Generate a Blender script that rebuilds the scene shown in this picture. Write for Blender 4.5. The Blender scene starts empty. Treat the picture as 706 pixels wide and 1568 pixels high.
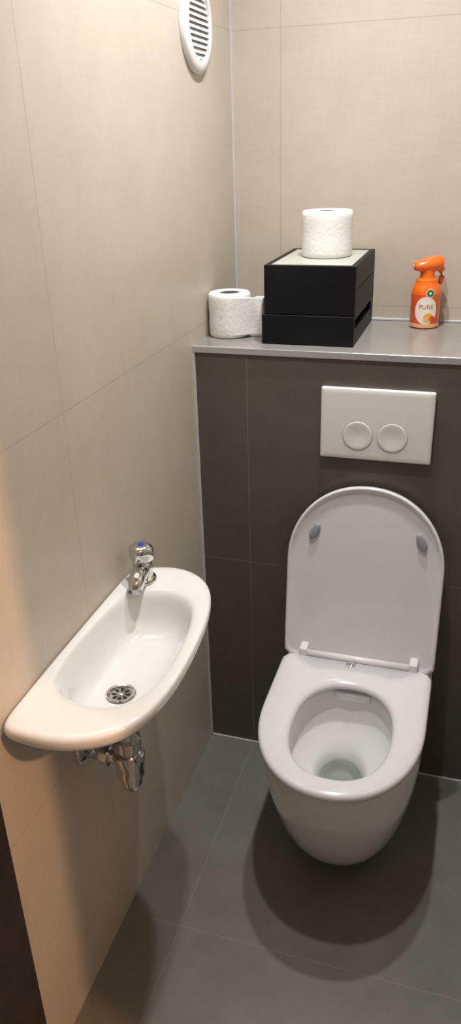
import bpy, bmesh, math
import numpy as np
from mathutils import Vector, Matrix
scene=bpy.context.scene
scene.view_settings.view_transform='Standard'
scene.view_settings.look='None'

H=1.131; D=.35; W=.88; CEIL=2.30; YF=-.936

# ------------------------------------------------------------ materials
def new_mat(name):
    m=bpy.data.materials.new(name); m.use_nodes=True
    nt=m.node_tree; return m,nt,nt.nodes['Principled BSDF']
def mat(name,col,rough=.5,metal=0.,coat=0.,var=.04,scale=40.,bump=0.,bscale=200.,trans=0.,ior=None,spec=None,emis=None):
    m,nt,b=new_mat(name)
    tc=nt.nodes.new('ShaderNodeTexCoord')
    n=nt.nodes.new('ShaderNodeTexNoise'); n.inputs['Scale'].default_value=scale
    nt.links.new(tc.outputs['Object'],n.inputs['Vector'])
    r=nt.nodes.new('ShaderNodeValToRGB')
    r.color_ramp.elements[0].position=.3; r.color_ramp.elements[1].position=.7
    r.color_ramp.elements[0].color=[max(0,c*(1-var)) for c in col]+[1]
    r.color_ramp.elements[1].color=[min(1,c*(1+var)) for c in col]+[1]
    nt.links.new(n.outputs['Fac'],r.inputs['Fac']); nt.links.new(r.outputs['Color'],b.inputs['Base Color'])
    b.inputs['Roughness'].default_value=rough; b.inputs['Metallic'].default_value=metal
    b.inputs['Coat Weight'].default_value=coat; b.inputs['Coat Roughness'].default_value=.03
    b.inputs['Transmission Weight'].default_value=trans
    if ior: b.inputs['IOR'].default_value=ior
    if spec is not None: b.inputs['Specular IOR Level'].default_value=spec
    if bump>0:
        n2=nt.nodes.new('ShaderNodeTexNoise'); n2.inputs['Scale'].default_value=bscale
        nt.links.new(tc.outputs['Object'],n2.inputs['Vector'])
        bp=nt.nodes.new('ShaderNodeBump'); bp.inputs['Strength'].default_value=bump; bp.inputs['Distance'].default_value=.002
        nt.links.new(n2.outputs['Fac'],bp.inputs['Height']); nt.links.new(bp.outputs['Normal'],b.inputs['Normal'])
    return m
def tile_mat(name,c1,c2,grout,axes,offs,rough,size=.61,gw=.0016,bump=.06,size2=None):
    m,nt,b=new_mat(name)
    N=nt.nodes; Lk=nt.links.new
    g=N.new('ShaderNodeNewGeometry'); s=N.new('ShaderNodeSeparateXYZ'); Lk(g.outputs['Position'],s.inputs[0])
    def M(op,a,bv=None,cv=None):
        n=N.new('ShaderNodeMath'); n.operation=op
        for i,v in enumerate((a,bv,cv)):
            if v is None: continue
            if isinstance(v,(int,float)): n.inputs[i].default_value=v
            else: Lk(v,n.inputs[i])
        return n.outputs[0]
    ds=[];ids=[]
    for ax,o,sz in zip(axes,offs,(size,size2 or size)):
        v=s.outputs['XYZ'.index(ax)]
        u=M('DIVIDE',M('SUBTRACT',v,o),sz)
        u=M('ADD',u,20.5)
        fr=M('FRACT',u)
        ds.append(M('MULTIPLY',M('ABSOLUTE',M('SUBTRACT',fr,.5)),sz))
        ids.append(M('FLOOR',M('ADD',u,.5)))
    dmin=M('MINIMUM',ds[0],ds[1])
    fac=M('LESS_THAN',dmin,gw)
    n1=N.new('ShaderNodeTexNoise'); n1.inputs['Scale'].default_value=7; n1.inputs['Detail'].default_value=6; n1.inputs['Roughness'].default_value=.62
    Lk(g.outputs['Position'],n1.inputs['Vector'])
    mp=N.new('ShaderNodeMapping'); Lk(g.outputs['Position'],mp.inputs[0]); mp.inputs['Scale'].default_value=(160,160,18)
    n2=N.new('ShaderNodeTexNoise'); n2.inputs['Scale'].default_value=1; n2.inputs['Detail'].default_value=3; Lk(mp.outputs[0],n2.inputs['Vector'])
    mp3=N.new('ShaderNodeMapping'); Lk(g.outputs['Position'],mp3.inputs[0]); mp3.inputs['Scale'].default_value=(18,18,200)
    n3=N.new('ShaderNodeTexNoise'); n3.inputs['Scale'].default_value=1; n3.inputs['Detail'].default_value=3; Lk(mp3.outputs[0],n3.inputs['Vector'])
    mixf=M('ADD',M('MULTIPLY',n1.outputs['Fac'],.6),M('ADD',M('MULTIPLY',n2.outputs['Fac'],.2),M('MULTIPLY',n3.outputs['Fac'],.2)))
    wn=N.new('ShaderNodeTexWhiteNoise'); wn.noise_dimensions='2D'
    cb=N.new('ShaderNodeCombineXYZ'); Lk(ids[0],cb.inputs[0]); Lk(ids[1],cb.inputs[1]); Lk(cb.outputs[0],wn.inputs['Vector'])
    mixf=M('ADD',mixf,M('MULTIPLY',M('SUBTRACT',wn.outputs['Value'],.5),.05))
    r=N.new('ShaderNodeValToRGB'); r.color_ramp.elements[0].position=.36; r.color_ramp.elements[1].position=.64
    r.color_ramp.elements[0].color=(*c1,1); r.color_ramp.elements[1].color=(*c2,1); Lk(mixf,r.inputs['Fac'])
    mx=N.new('ShaderNodeMix'); mx.data_type='RGBA'; Lk(fac,mx.inputs[0]); Lk(r.outputs['Color'],mx.inputs[6]); mx.inputs[7].default_value=(*grout,1)
    Lk(mx.outputs[2],b.inputs['Base Color'])
    b.inputs['Roughness'].default_value=rough
    h=M('SUBTRACT',mixf,M('MULTIPLY',fac,.6))
    bp=N.new('ShaderNodeBump'); bp.inputs['Strength'].default_value=bump; bp.inputs['Distance'].default_value=.002
    Lk(h,bp.inputs['Height']); Lk(bp.outputs['Normal'],b.inputs['Normal'])
    return m
c1,c2,cg=(.495,.445,.378),(.555,.503,.43),(.43,.385,.33)
m_wl=tile_mat('tile_beige_left',c1,c2,cg,'YZ',(-.605,1.166),.40,size=1.224,size2=.612,gw=.0012)
m_wb=tile_mat('tile_beige_back',c1,c2,cg,'XZ',(.119,1.166),.40,size=.612,gw=.0013)
m_wr=tile_mat('tile_beige_right',c1,c2,cg,'YZ',(-.605,1.166),.40,size=1.224,size2=.612,gw=.0011)
d1,d2,dg=(.094,.081,.067),(.12,.104,.087),(.18,.16,.14)
m_dk=tile_mat('tile_dark',d1,d2,dg,'XZ',(.126,.587),.36,size=.612,gw=.0010)
m_sh=tile_mat('tile_dark_top_reflection',(.24,.23,.215),(.28,.27,.255),(.3,.29,.27),'XY',(.126,-.9),.22,size=.612,gw=.0010)  # shelf tile colour lightened to carry the wall's glossy reflection
f1,f2,fg=(.144,.139,.124),(.182,.177,.160),(.22,.212,.195)
m_fl=tile_mat('tile_floor',f1,f2,fg,'XY',(.126,-.60),.34,size=.612,gw=.0010)
m_ceil=mat('ceiling_paint',(.8,.79,.77),.8)
m_cer=mat('white_ceramic',(.78,.79,.79),.08,coat=.6,var=.01)
m_seat=mat('seat_plastic',(.74,.74,.765),.16,coat=.3,var=.01)
m_plast=mat('white_plastic',(.78,.78,.78),.28,var=.01)
m_groove=mat('groove_shadow',(.55,.55,.55),.4)
m_grey=mat('grey_rubber',(.30,.31,.33),.4)
m_chrome=mat('chrome',(.70,.70,.70),.10,metal=1.,var=.01)
m_steel=mat('brushed_steel',(.6,.6,.6),.2,metal=1.)
m_holes=mat('dark_hole',(.01,.01,.01),.6)
m_black=mat('black_stained_wood',(.005,.005,.006),.5,var=.3,scale=12,bump=.1,bscale=60,spec=.25)
m_frost=mat('pale_panel',(.50,.52,.48),.25,var=.06,scale=8)
m_paper=mat('tissue_paper',(.80,.80,.79),.95,var=.02,scale=90,bump=.5,bscale=120)
m_card=mat('cardboard',(.16,.15,.14),.9,var=.1)
m_caulk=mat('silicone_caulk',(.56,.57,.58),.4)
m_alu=mat('aluminium_profile',(.55,.55,.56),.32,metal=.6)
m_orange=mat('orange_plastic',(.88,.16,.012),.3,coat=.3,var=.03)
m_can=mat('orange_can',(.80,.11,.03),.22,coat=.5,var=.05)
m_peach=mat('can_band',(.88,.45,.22),.3,coat=.4)
m_label=mat('label_white',(.85,.78,.70),.4)
m_green=mat('logo_green',(.02,.18,.03),.4)
m_yell=mat('fruit_yellow',(.85,.42,.03),.4)
m_red=mat('fruit_red',(.7,.07,.02),.4)
m_blue=mat('blue_dot',(.02,.06,.45),.3)
m_brown=mat('dark_brown_wood',(.028,.017,.012),.4,var=.3,scale=20)
m_water=mat('water',(.62,.70,.65),.0,trans=1.,ior=1.33,var=.0)
m_text=mat('text_grey',(.45,.25,.15),.5)

# ------------------------------------------------------------ helpers
def link(o): scene.collection.objects.link(o); return o
def empty(name):
    e=bpy.data.objects.new(name,None); e.empty_display_size=.05; return link(e)
def obj(name,verts,faces,m,smooth=True,parent=None,subsurf=0,bevel=0,seg=3):
    me=bpy.data.meshes.new(name); me.from_pydata([tuple(map(float,v)) for v in verts],[],faces); me.update()
    bm=bmesh.new(); bm.from_mesh(me); bmesh.ops.recalc_face_normals(bm,faces=bm.faces); bm.to_mesh(me); bm.free()
    o=bpy.data.objects.new(name,me); link(o); me.materials.append(m)
    for f in me.polygons: f.use_smooth=smooth
    if bevel>0:
        b=o.modifiers.new('bevel','BEVEL'); b.width=bevel; b.segments=seg; b.limit_method='ANGLE'
    if subsurf:
        s=o.modifiers.new('sub','SUBSURF'); s.levels=subsurf; s.render_levels=subsurf
    if parent: o.parent=parent
    return o
def box(name,a,b,m,parent=None,bevel=0.,smooth=False):
    x0,y0,z0=a;x1,y1,z1=b
    v=[(x0,y0,z0),(x1,y0,z0),(x1,y1,z0),(x0,y1,z0),(x0,y0,z1),(x1,y0,z1),(x1,y1,z1),(x0,y1,z1)]
    f=[(0,3,2,1),(4,5,6,7),(0,1,5,4),(1,2,6,5),(2,3,7,6),(3,0,4,7)]
    return obj(name,v,f,m,smooth=False,parent=parent,bevel=bevel)
def loft(name,rings,m,parent=None,cap0=False,cap1=False,closed=True,subsurf=0,smooth=True):
    n=len(rings[0]); v=[p for r in rings for p in r]; f=[]
    for i in range(len(rings)-1):
        for j in range(n if closed else n-1):
            k=(j+1)%n; f.append((i*n+j,i*n+k,(i+1)*n+k,(i+1)*n+j))
    if cap0: f.append(tuple(range(n))[::-1])
    if cap1: f.append(tuple((len(rings)-1)*n+j for j in range(n)))
    return obj(name,v,f,m,parent=parent,subsurf=subsurf,smooth=smooth)
def lathe(name,prof,origin,m,axis='Z',parent=None,n=48,cap=True):
    o=Vector(origin); rings=[]
    for r,h in prof:
        ring=[]
        for j in range(n):
            a=2*math.pi*j/n; c,s=r*math.cos(a),r*math.sin(a)
            if axis=='Z': q=Vector((c,s,h))
            elif axis=='X': q=Vector((h,c,s))
            elif axis=='Y': q=Vector((c,h,s))
            else:
                q=axis@Vector((c,s,h))
            ring.append(o+q)
        rings.append(ring)
    ob=loft(name,rings,m,parent=parent,cap0=cap,cap1=cap)
    e=ob.modifiers.new('es','EDGE_SPLIT'); e.split_angle=math.radians(40)
    return ob
def tube(name,pts,r,m,parent=None,n=16,radii=None):
    pts=[Vector(p) for p in pts]; rings=[]
    up=Vector((0,0,1))
    for i,p in enumerate(pts):
        t=(pts[min(i+1,len(pts)-1)]-pts[max(i-1,0)]).normalized()
        a=t.cross(up)
        if a.length<1e-3: a=t.cross(Vector((1,0,0)))
        a.normalize(); b=t.cross(a).normalized()
        rr=radii[i] if radii else r
        rings.append([p+a*rr*math.cos(2*math.pi*j/n)+b*rr*math.sin(2*math.pi*j/n) for j in range(n)])
    return loft(name,rings,m,parent=parent,cap0=True,cap1=True)
def chaikin(P,it=3):
    P=[np.array(p,float) for p in P]
    for _ in range(it):
        Q=[]
        for i in range(len(P)):
            a,b=P[i],P[(i+1)%len(P)]; Q+= [a*.75+b*.25,a*.25+b*.75]
        P=Q
    return P
def radial(P,c,n,a0=0.):
    P=[np.array(q,float) for q in P]; c=np.array(c,float); out=[]
    for j in range(n):
        a=a0+2*math.pi*j/n; d=np.array([math.cos(a),math.sin(a)]); best=None
        for i in range(len(P)):
            p,q=P[i]-c,P[(i+1)%len(P)]-c; e=q-p
            den=d[0]*e[1]-d[1]*e[0]
            if abs(den)<1e-12: continue
            t=(p[0]*e[1]-p[1]*e[0])/den; s=(p[0]*d[1]-p[1]*d[0])/den
            if t>0 and -1e-6<=s<=1+1e-6: best=t if best is None else max(best,t)
        out.append(c+d*best)
    return out
def dshape(cx,yb,yf,hw,yc,rc=.03,m=2.2,k=24):
    P=[]
    for i in range(2*k+1):
        t=-math.pi*i/(2*k)
        c,s=math.cos(t),math.sin(t)
        P.append((cx+hw*math.copysign(abs(c)**(2/m),c), yc-(yc-yf)*abs(s)**(2/m)))
    for i in range(9):
        t=math.pi-math.pi/2*i/8; P.append((cx-hw+rc+rc*math.cos(t), yb-rc+rc*math.sin(t)))
    for i in range(9):
        t=math.pi/2-math.pi/2*i/8; P.append((cx+hw-rc+rc*math.cos(t), yb-rc+rc*math.sin(t)))
    return P
def z3(P,z): return [Vector((p[0],p[1],z)) for p in P]
def ell(cx,cy,a,b,n,m=2.): 
    o=[]
    for j in range(n):
        t=2*math.pi*j/n; c,s=math.cos(t),math.sin(t)
        o.append((cx+a*math.copysign(abs(c)**(2/m),c),cy+b*math.copysign(abs(s)**(2/m),s)))
    return o

# ------------------------------------------------------------ room shell
box('floor',(-.15,-2.8,-.1),(1.95,.5,0),m_fl)
box('wall_left',(-.15,YF,0),(0,.5,CEIL),m_wl)
box('wall_right',(W,YF,0),(W+.12,.5,CEIL),m_wr)
box('wall_back',(0,D,0),(W,D+.15,CEIL),m_wb)
box('wall_back_lower',(0,0,0),(W,D,H-.012),m_dk)
box('ceiling',(-.15,-2.8,CEIL),(1.95,.5,CEIL+.1),m_ceil)
box('trim_shelf_top',(0.0,.004,H-.012),(W,D,H),m_sh)
box('trim_shelf_edge',(0.0,-.005,H-.014),(W,.006,H+.0008),m_alu,bevel=.001)
box('trim_corner_upper',(0,D-.004,H),(.004,D,CEIL),m_caulk)
box('trim_corner_lower',(0,-.004,0),(.004,0,H-.013),m_caulk)
box('trim_floor_back',(0,-.004,0),(W,0,.004),m_caulk)
box('trim_shelf_caulk',(0,D-.006,H),(W,D,H+.006),m_caulk,bevel=.002)
box('wall_front',(W-.02,YF-.12,0),(1.95,YF,CEIL),m_ceil)
box('wall_front_lintel',(-.15,YF-.12,2.06),(W-.02,YF,CEIL),m_ceil)
de=empty('door_frame')
box('jamb_hinge',(-.10,YF-.13,0),(.006,YF+.001,2.06),m_brown,parent=de,bevel=.003)
box('jamb_strike',(W-.045,YF-.13,0),(W-.02,YF+.003,2.06),m_brown,parent=de,bevel=.003)
box('head',(.006,YF-.13,2.035),(W-.045,YF+.003,2.06),m_brown,parent=de,bevel=.003)

# ------------------------------------------------------------ wall vent
ve=empty('wall_vent'); vy,vz,vr=.098,1.765,.089
lathe('rim',[(vr,.0),(vr,.006),(vr-.004,.011),(vr-.016,.014),(vr-.024,.013),(vr-.026,.006),(vr-.026,.001)],(0.0005,vy,vz),m_plast,'X',ve,64,cap=False)
lathe('duct',[(.0,.001),(vr-.02,.001)],(0.0003,vy,vz),m_grey,'X',ve,48,cap=False)
for i in range(12):
    zz=-vr+.032+i*(2*(vr-.031))/11.; hw=math.sqrt(max(0,(vr-.024)**2-zz**2))
    if hw<.01: continue
    x0,x1=.003,.011
    v=[(x0,vy-hw,vz+zz+.0065),(x0,vy+hw,vz+zz+.0065),(x1,vy+hw,vz+zz-.0025),(x1,vy-hw,vz+zz-.0025),
       (x0,vy-hw,vz+zz+.0035),(x0,vy+hw,vz+zz+.0035),(x1,vy+hw,vz+zz-.0055),(x1,vy-hw,vz+zz-.0055)]
    obj('louvre_%d'%i,v,[(0,1,2,3),(7,6,5,4),(3,2,6,7),(0,4,5,1),(0,3,7,4),(1,5,6,2)],m_plast,smooth=False,parent=ve)

# ------------------------------------------------------------ wash basin
ba=empty('wash_basin'); NB=96
outer=chaikin([(0.001,-.435),(0.001,-.60),(0.001,-.75),(0.001,-.890),(0.001,-.900),(0.002,-.903),(.010,-.906),(.06,-.913),(.13,-.905),(.193,-.858),(.217,-.772),(.219,-.66),(.207,-.53),(.175,-.435),(.112,-.388),(.045,-.394),(.001,-.428)],3)
inner=chaikin([(.030,-.512),(.020,-.62),(.020,-.74),(.034,-.798),(.09,-.820),(.156,-.810),(.186,-.757),(.191,-.68),(.184,-.58),(.160,-.505),(.112,-.478),(.06,-.487)],3)
cB=(.105,-.65); ZB=.784
def scl(P,c,s,dx=0,dy=0): return [(c[0]+(p[0]-c[0])*s+dx,c[1]+(p[1]-c[1])*s+dy) for p in P]
O=radial(outer,cB,NB); I=radial(inner,cB,NB)
def mixr(A,B,t): return [(a[0]*(1-t)+b[0]*t,a[1]*(1-t)+b[1]*t) for a,b in zip(A,B)]
def clampx(P,x0=.001): return [(max(p[0],x0),p[1]) for p in P]
drx,dry=.088,-.681
Dr=[(drx+.021*math.cos(2*math.pi*j/NB),dry+.021*math.sin(2*math.pi*j/NB)) for j in range(NB)]
rings=[]
rings.append(z3(clampx(scl(O,(.06,-.67),.16)),.662))
rings.append(z3(clampx(scl(O,(.05,-.67),.34)),.668))
rings.append(z3(clampx(scl(O,(.03,-.665),.58)),.690))
rings.append(z3(clampx(scl(O,(.02,-.66),.79)),.720))
rings.append(z3(clampx(scl(O,(.01,-.66),.93)),.746))
rings.append(z3(clampx(scl(O,(.003,-.66),.983)),.759))
rings.append(z3(O,.767))
rings.append(z3(O,ZB-.008))
rings.append(z3(mixr(O,I,.05),ZB-.002))
rings.append(z3(mixr(O,I,.14),ZB))
rings.append(z3(mixr(O,I,.6),ZB-.001))
rings.append(z3(mixr(O,I,.88),ZB-.003))
rings.append(z3(I,ZB-.009))
rings.append(z3(mixr(I,Dr,.04),ZB-.024))
rings.append(z3(mixr(I,Dr,.09),ZB-.056))
rings.append(z3(mixr(I,Dr,.19),ZB-.080))
rings.append(z3(mixr(I,Dr,.44),ZB-.091))
rings.append(z3(mixr(I,Dr,.8),ZB-.095))
rings.append(z3(Dr,ZB-.097))
rings.append(z3(mixr(Dr,[(drx,dry)]*NB,.25),ZB-.102))
loft('bowl',rings,m_cer,ba,cap0=True,cap1=True,subsurf=1)
zd=ZB-.096
lathe('drain_flange',[(.026,0),(.0265,.0015),(.024,.003),(.020,.002),(.019,-.001),(0.0,-.001)],(drx,dry,zd),m_chrome,'Z',ba,48,cap=False)
for k in range(8):
    a=2*math.pi*k/8+.2; ca,sa=math.cos(a),math.sin(a)
    P=[]
    for j in range(20):
        b=2*math.pi*j/20; u=.0122+.0048*math.cos(b); w=(.0030+.0006*math.cos(b))*math.sin(b)
        P.append(Vector((drx+u*ca-w*sa,dry+u*sa+w*ca,zd-.0006)))
    obj('drain_slot_%d'%k,P,[tuple(range(20))],m_holes,smooth=False,parent=ba)
lathe('drain_screw',[(.0045,-.001),(.0045,.001),(.003,.0018),(0,.002)],(drx,dry,zd),m_steel,'Z',ba,20,cap=False)

# tap
ta=empty('pillar_tap'); tx,ty,tz=.043,-.455,ZB
lathe('base',[(.026,-.002),(.026,.003),(.023,.007),(.0195,.010),(.0185,.018),(.019,.024),(.0185,.034),(.015,.038),(.012,.040),(.012,.046)],(tx,ty,tz),m_chrome,'Z',ta,40)
rr=[]
for h,r0,fl in [(.041,.013,0),(.0425,.0195,.03),(.048,.0235,.07),(.063,.0235,.09),(.070,.0215,.06),(.0745,.0165,.02),(.0755,.010,0)]:
    rr.append([Vector((tx+r0*(1+fl*math.cos(4*a))*math.cos(a),ty+r0*(1+fl*math.cos(4*a))*math.sin(a),tz+h)) for a in [2*math.pi*j/64 for j in range(64)]])
loft('knob',rr,m_chrome,ta,cap0=True,cap1=True)
lathe('cold_dot',[(.0065,0),(.0065,.001),(0,.0014)],(tx,ty,tz+.0753),m_blue,'Z',ta,24,cap=False)
dv=Vector((.14,-.99,0)).normalized(); b0=Vector((tx,ty,tz))
tube('spout',[b0+dv*.003+Vector((0,0,.020)),b0+dv*.022+Vector((0,0,.023)),b0+dv*.038+Vector((0,0,.022)),b0+dv*.050+Vector((0,0,.017)),b0+dv*.054+Vector((0,0,.009)),b0+dv*.054+Vector((0,0,.003))],.011,m_chrome,ta,24,radii=[.017,.0165,.016,.0155,.014,.0135])

# bottle trap
tr=empty('bottle_trap'); px,py=drx+.006,dry-.006
lathe('tailpipe',[(.022,.668),(.022,.655),(.0165,.652),(.0165,.600),(.024,.597),(.024,.575),(.018,.572),(.018,.556)],(px,py,0),m_chrome,'Z',tr,40)
lathe('cup',[(.018,.568),(.0275,.566),(.0285,.562),(.0285,.545),(.0265,.540),(.0255,.515),(.0205,.510),(.0205,.497),(.018,.487),(.014,.483)],(px,py,0),m_chrome,'Z',tr,40)
tube('wall_pipe',[(px,py,.548),(px-.03,py,.548),(.001,py,.548)],.0135,m_chrome,tr,24)
lathe('pipe_nut',[(.015,0),(.020,.001),(.020,.016),(.015,.017)],(.040,py,.548),m_chrome,'X',tr,24)
lathe('wall_rosette',[(.028,0),(.027,.004),(.019,.009),(.014,.009)],(.0008,py,.548),m_chrome,'X',tr,40)

# ------------------------------------------------------------ toilet
TX=.420
to=empty('wall_hung_toilet'); NT=96; cT=(TX,-.28)
def DR(yb,yf,hw,yc,z,rc=.03,m=2.15): return z3(radial(dshape(TX,yb,yf,hw,yc,rc,m),cT,NT),z)
ZR=.384
def ER(cy,a,b,z,m=2.): return z3(radial(ell(TX,cy,a,b,160,m),cT,NT),z)
rings=[
 DR(-.001,-.360,.080,-.22,.046,rc=.02),
 DR(-.001,-.392,.105,-.24,.050,rc=.02),
 DR(-.001,-.416,.124,-.25,.072,rc=.02),
 DR(-.001,-.443,.142,-.26,.118,rc=.02),
 DR(-.001,-.474,.158,-.27,.185,rc=.02),
 DR(-.001,-.500,.169,-.28,.260,rc=.02),
 DR(-.001,-.517,.1745,-.29,.325,rc=.02),
 DR(-.001,-.524,.176,-.29,.366,rc=.02),
 DR(-.003,-.524,.176,-.29,.380,rc=.02),
 DR(-.006,-.520,.172,-.29,ZR,rc=.02),
 ER(-.335,.128,.165,ZR,2.3),
 ER(-.335,.121,.158,ZR-.004,2.3),
 ER(-.335,.119,.156,ZR-.03,2.3),
 ER(-.335,.117,.152,ZR-.052,2.3),
 ER(-.334,.110,.142,ZR-.078,2.2),
 ER(-.328,.090,.118,ZR-.100,2.1),
 ER(-.316,.064,.088,ZR-.118,2.),
 ER(-.312,.052,.070,ZR-.135,2.),
 ER(-.305,.046,.056,ZR-.165,2.),
 ER(-.295,.036,.040,ZR-.20,2.),
]
loft('ceramic_bowl',rings,m_cer,to,cap0=True,cap1=True,subsurf=1)
obj('water',z3(ell(TX,-.308,.0480,.060,48),ZR-.152),[tuple(range(48))],m_water,parent=to)
box('rim_distributor',(TX-.036,-.192,ZR-.028),(TX+.046,-.176,ZR-.006),m_cer,parent=to,bevel=.004)
ZS=.388
so=lambda s,z: z3(radial(dshape(TX-.001,-.106,-.543+s,.179-s,-.30,.022,2.15),cT,NT),z)
si=lambda s,z: z3(radial(ell(TX+.003,-.342,.106+s,.148+s,160,2.35),cT,NT),z)
rings=[so(.006,ZS),so(.001,ZS+.003),so(0,ZS+.010),so(.0015,ZS+.016),so(.006,ZS+.0195),so(.016,ZS+.021),
       si(.02,ZS+.0205),si(.008,ZS+.0185),si(.001,ZS+.013),si(0,ZS+.006),si(.004,ZS),so(.006,ZS)]
loft('seat_ring',rings,m_seat,to)
zh=.390; yh=-.086; lean=math.atan2(.056,.44); LL=.449
def lidP(P,dep):
    out=[]
    for u,v in P:
        y=yh+math.sin(lean)*v - dep*math.cos(lean); z=zh+math.cos(lean)*v + dep*math.sin(lean)
        out.append(Vector((TX-.002+u,y,z)))
    return out
def lidout(s,n=NT):
    P=dshape(0,0.0-s,-LL+s,.182-s,-.253,.016,2.1)
    P=[(a,-b) for a,b in P]
    return radial(P,(0,.22),n)
rings=[lidP(lidout(.006),-.012),lidP(lidout(.001),-.009),lidP(lidout(0),0.0),lidP(lidout(.0),.004),lidP(lidout(.0025),.007),lidP(lidout(.006),.007),lidP(lidout(.009),.003),lidP(lidout(.013),.001),lidP(lidout(.05),.0005)]
loft('lid',rings,m_seat,to,cap0=True,cap1=True)
for i,u in enumerate((-.119,.126)):
    rings=[]
    for s,dp in ((0,0),(0,.005),(.002,.008),(.005,.009)):
        P=[]
        for j in range(32):
            a=2*math.pi*j/32
            P.append((u+(.011-s)*math.cos(a)+(.007 if i==0 else -.007)*math.sin(a),.331+(.0205-s)*math.sin(a)))
        rings.append(lidP(P,dp))
    loft('lid_bumper_%d'%(i+1),rings,m_grey,to,cap1=True)
tube('hinge_bar',[(TX-.122,-.104,.413),(TX+.122,-.104,.413)],.0085,m_plast,to,24)
for i,u in enumerate((-.132,.132)):
    box('hinge_block_%d'%(i+1),(TX+u-.010,-.114,.392),(TX+u+.010,-.076,.428),m_seat,parent=to,bevel=.004)
box('hinge_plate',(TX-.15,-.104,.384),(TX+.15,-.02,.392),m_seat,parent=to,bevel=.004)
lathe('hinge_button',[(.012,0),(.012,.003),(.008,.005),(0,.005)],(TX-.012,-.121,.408),m_chrome,'Z',to,24,cap=False)

# ------------------------------------------------------------ flush plate
fp=empty('flush_plate'); fx,fz=.423,.975
def rrect(hw,hh,r,k=6):
    P=[]
    for cx,cz,a0 in ((hw-r,hh-r,0),(-hw+r,hh-r,90),(-hw+r,-hh+r,180),(hw-r,-hh+r,270)):
        for i in range(k+1):
            a=math.radians(a0+90*i/k); P.append((cx+r*math.cos(a),cz+r*math.sin(a)))
    return P
def fpr(hw,hh,r,y): return [Vector((fx+a,y,fz+b)) for a,b in rrect(hw,hh,r)]
loft('plate',[fpr(.121,.080,.003,-.0005),fpr(.123,.082,.004,-.006),fpr(.123,.082,.004,-.010),fpr(.1215,.0805,.003,-.0125),fpr(.119,.078,.003,-.0135),fpr(.112,.070,.003,-.0138)],m_plast,fp,cap0=True,cap1=True)
for i,cx in enumerate((.384,.460)):
    lathe('button_groove_%d'%(i+1),[(.0325,-.0140),(.0342,-.0142)],(cx,0,.950),m_groove,'Y',fp,64,cap=False)
    lathe('button_%d'%(i+1),[(.0325,-.0139),(.0318,-.0158),(.029,-.0162),(.024,-.0155),(.0,-.0145)],(cx,0,.950),m_plast,'Y',fp,64,cap=False)

# ------------------------------------------------------------ black crate box
cr=empty('wooden_crate'); X0,X1,Y0,Y1,Z0,Z1=.155,.357,.050,.343,H,H+.172
t=.012
box('base_board',(X0+.002,Y0+.002,Z0+.0005),(X1-.002,Y1-.002,Z0+.008),m_black,parent=cr,bevel=.001)
box('lower_front',(X0-.005,Y0-.003,Z0+.001),(X1,Y0+t-.003,Z0+.066),m_black,parent=cr,bevel=.0015)
box('lower_left',(X0-.005,Y0+t-.003,Z0+.001),(X0+t-.004,Y1,Z0+.066),m_black,parent=cr,bevel=.0015)
box('lower_back',(X0+t,Y1-t,Z0+.001),(X1-t,Y1,Z0+.030),m_black,parent=cr,bevel=.0015)
box('lower_right_slat',(X1-t,Y0+t,Z0+.001),(X1,Y1,Z0+.036),m_black,parent=cr,bevel=.0015)
box('upper_front',(X0,Y0,Z0+.067),(X1,Y0+t,Z1),m_black,parent=cr,bevel=.0015)
box('upper_left',(X0,Y0+t,Z0+.067),(X0+t,Y1,Z1),m_black,parent=cr,bevel=.0015)
box('upper_right_a',(X1-t,Y0+t,Z0+.056),(X1,Y1,Z0+.118),m_black,parent=cr,bevel=.0015)
box('upper_right_b',(X1-t,Y0+t,Z0+.1195),(X1,Y1,Z1),m_black,parent=cr,bevel=.0015)
box('upper_back',(X0+t,Y1-t,Z0+.067),(X1-t,Y1,Z1),m_black,parent=cr,bevel=.0015)
box('corner_post_back',(X1-t,Y1-t-.014,Z0+.03),(X1-.001,Y1-t,Z0+.072),m_black,parent=cr)
box('middle_shelf',(X0+t,Y0+t,Z0+.067),(X1-t,Y1-t,Z0+.073),m_black,parent=cr)
box('top_panel',(X0+t,Y0+t,Z1-.008),(X1-t,Y1-t,Z1-.0012),m_frost,parent=cr)

# ------------------------------------------------------------ toilet rolls
def roll(name,c,r,h,z0):
    e=empty(name); n=96
    prof=[(.021,.002),(r*.7,.0),(r-.004,.0),(r-.001,.003),(r,.01),(r+.0004,h*.33),(r-.0008,h*.5),(r+.0004,h*.75),(r,h-.01),(r-.001,h-.003),(r-.004,h),(r*.75,h),(r*.6,h-.0015),(r*.5,h),(.0245,h-.001),(.023,h-.004)]
    rings=[]
    for q,hh in prof:
        rings.append([Vector((c[0]+q*(1+.006*math.sin(2*a+hh*9)+.003*math.sin(5*a+hh*30))*math.cos(a),c[1]+q*(1+.006*math.sin(2*a+hh*9)+.003*math.sin(5*a+hh*30))*math.sin(a),z0+hh)) for a in [2*math.pi*j/n for j in range(n)]])
    loft('paper',rings,m_paper,e)
    lathe('core',[(.0235,.001),(.0235,h-.002),(.0222,h-.002),(.0222,.001)],(c[0],c[1],z0),m_card,'Z',e,48,cap=False)
    return e
r1=roll('toilet_paper_roll',(.262,.215),.0575,.099,Z1-.0004)
r2=roll('toilet_paper_roll.001',(.0520,.122),.0495,.100,H+.0005)
rings=[]
base=[(.045,.0735),(.070,.0745),(.092,.0865),(.104,.099),(.112,.102),(.128,.100),(.142,.106),(.146,.122),(.140,.136),(.124,.142),(.108,.138)]
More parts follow.
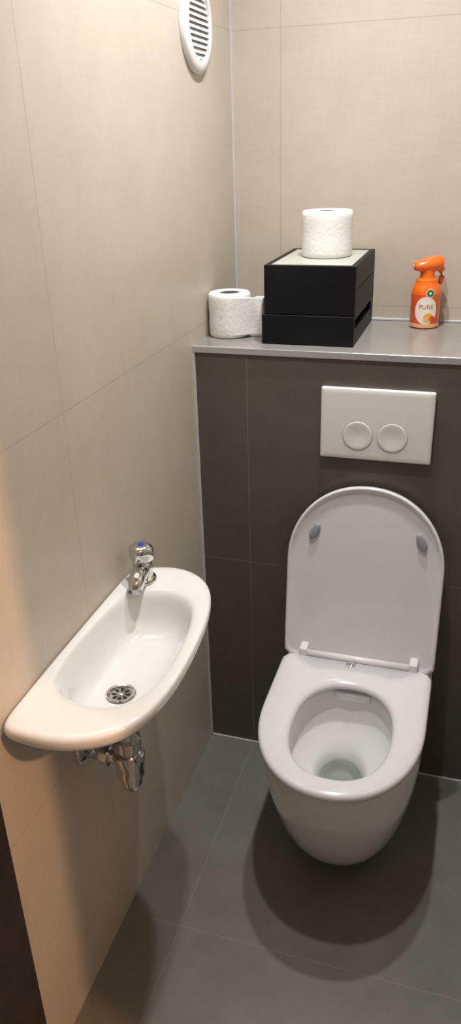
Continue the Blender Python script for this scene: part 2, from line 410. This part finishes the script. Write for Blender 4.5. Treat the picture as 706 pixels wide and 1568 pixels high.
for k in range(9):
    h=.006+.088*k/8; rings.append([Vector((x+.002*math.sin(6*k/8.+i) if i>3 else x,y+(.0015*math.cos(5*k/8.+i*1.3) if i>3 else 0),H+.001+h*(1-.006*i*(k/8.)))) for i,(x,y) in enumerate(base)])
tl=loft('loose_sheet',rings,m_paper,r2,closed=False,subsurf=2)
sd=tl.modifiers.new('s','SOLIDIFY'); sd.thickness=.0012

# ------------------------------------------------------------ air freshener
af=empty('air_freshener_spray'); ax,ay=.489,.292; ar=.0345; az=H+.0005
lathe('can',[(.028,0),(ar-.002,.001),(ar,.006),(ar,.079)],(ax,ay,az),m_can,'Z',af,64)
lathe('shoulder',[(ar,.079),(ar-.0005,.086),(ar-.004,.096),(.026,.104),(.0255,.110),(.018,.114),(.0165,.124),(.0175,.134)],(ax,ay,az),m_orange,'Z',af,64)
lathe('can_bottom_band',[(ar+.0003,.003),(ar+.0003,.012)],(ax,ay,az),m_peach,'Z',af,64,cap=False)
hd=Vector((-.93,-.36,0)).normalized(); sdv=Vector((-hd.y,hd.x,0)); hc=Vector((ax,ay,az))
secs=[(-.036,.145,.008,.008),(-.034,.146,.015,.015),(-.022,.146,.019,.0185),(-.004,.144,.021,.0185),(.012,.142,.020,.0155),(.024,.141,.017,.012),(.032,.141,.013,.010),(.0335,.141,.009,.007)]
loft('trigger_head',[[hc+hd*u+sdv*wd*math.cos(a)+Vector((0,0,zc+hh*math.sin(a))) for a in [2*math.pi*j/32 for j in range(32)]] for u,zc,wd,hh in secs],m_orange,af,cap0=True,cap1=True,subsurf=1)
tube('trigger_lever',[hc-hd*.024+Vector((0,0,.142)),hc-hd*.033+Vector((0,0,.130)),hc-hd*.035+Vector((0,0,.114)),hc-hd*.032+Vector((0,0,.098))],.006,m_orange,af,16,radii=[.010,.009,.007,.004])
lathe('nozzle',[(.0045,0),(.0045,.002),(.0,.002)],hc+hd*.0335+Vector((0,0,.141)),m_peach,hd.to_track_quat('Z','Y').to_matrix(),af,16,cap=False)
th0=math.atan2(-1.64-ay,.61-ax)+.08
def wrap(name,fn,m,rad,th,zc,sx,sz,rings_=5,n=40):
    rs=[]
    for k in range(rings_+1):
        q=1-k/rings_*.98
        rs.append([Vector((ax+rad*math.cos(th+fn(a)[0]*q*sx/ar),ay+rad*math.sin(th+fn(a)[0]*q*sx/ar),az+zc+fn(a)[1]*q*sz)) for a in [2*math.pi*j/n for j in range(n)]])
    loft(name,rs,m,af,cap1=True)
circ=lambda a:(math.cos(a),math.sin(a))
wrap('label_disc',circ,m_label,ar+.0004,th0,.043,.0265,.032)
wrap('logo_ring',circ,m_label,ar+.0006,th0+.22,.083,.0098,.0098)
wrap('logo_dot',circ,m_green,ar+.0009,th0+.22,.083,.008,.008)
wrap('logo_core',circ,m_label,ar+.0012,th0+.22,.083,.003,.003)
wrap('fruit_1',circ,m_yell,ar+.0009,th0+.18,.027,.011,.010)
wrap('fruit_2',circ,m_red,ar+.0012,th0+.45,.024,.006,.007)
wrap('fruit_3',circ,m_peach,ar+.0012,th0+.02,.022,.006,.0055)
cu=bpy.data.curves.new('label_text','FONT'); cu.body='PURE'; cu.size=.0145; cu.align_x='CENTER'
to_=bpy.data.objects.new('tmp',cu); link(to_); bpy.context.view_layer.update()
me=bpy.data.meshes.new_from_object(to_); bpy.data.objects.remove(to_)
for vv in me.vertices:
    th=th0+vv.co.x/ar; z=vv.co.y; vv.co=(ax+(ar+.0009)*math.cos(th),ay+(ar+.0009)*math.sin(th),az+.047+z)
me.materials.clear(); me.materials.append(m_text)
lo=bpy.data.objects.new('label_text',me); link(lo); lo.parent=af

# ------------------------------------------------------------ lights
def arealight(name,loc,size,power,col,rot=(0,0,0),spread=180):
    l=bpy.data.lights.new(name,'AREA'); l.shape='DISK'; l.size=size; l.energy=power; l.color=col; l.spread=math.radians(spread)
    o=bpy.data.objects.new(name,l); o.location=loc; o.rotation_euler=rot; return link(o)
for i,(lx,ly,pw) in enumerate(((.37,-.11,7.2),(.37,-.50,6.6))):
    cl=empty('ceiling_lamp' if i==0 else 'ceiling_lamp.001')
    lathe('ring',[(.055,0),(.055,-.006),(.045,-.010),(.042,-.004)],(lx,ly,CEIL),m_plast,'Z',cl,40,cap=False)
    o=arealight('bulb_%d'%(i+1),(lx,ly,CEIL-.012),.05,pw,(1.,.97,.935),spread=140); o.parent=cl
hl=bpy.data.lights.new('hall_lamp','POINT'); hl.energy=85; hl.color=(1.,.55,.29); hl.shadow_soft_size=.03
ho=bpy.data.objects.new('hall_lamp',hl); ho.location=(1.75,-1.36,1.85); link(ho)
wd=bpy.data.worlds.new('world'); scene.world=wd; wd.use_nodes=True
wd.node_tree.nodes['Background'].inputs[0].default_value=(.95,.86,.77,1); wd.node_tree.nodes['Background'].inputs[1].default_value=.19

# ------------------------------------------------------------ camera
yaw,pitch,roll_,f=.3137,-.4437,-.0313,1343.33
cy,sy=math.cos(yaw),math.sin(yaw)
fw=Vector((-sy*math.cos(pitch),cy*math.cos(pitch),math.sin(pitch))); rt=Vector((cy,sy,0)); up=rt.cross(fw)
r_=rt*math.cos(roll_)+up*math.sin(roll_); u_=r_.cross(fw)
cam=bpy.data.cameras.new('camera'); co=bpy.data.objects.new('camera',cam); link(co)
M=Matrix((( r_.x,u_.x,-fw.x,.6116),(r_.y,u_.y,-fw.y,-1.6469),(r_.z,u_.z,-fw.z,1.5437),(0,0,0,1)))
co.matrix_world=M
cam.sensor_fit='VERTICAL'; cam.sensor_height=36; cam.lens=f/1776*36; cam.clip_start=.02
scene.camera=co
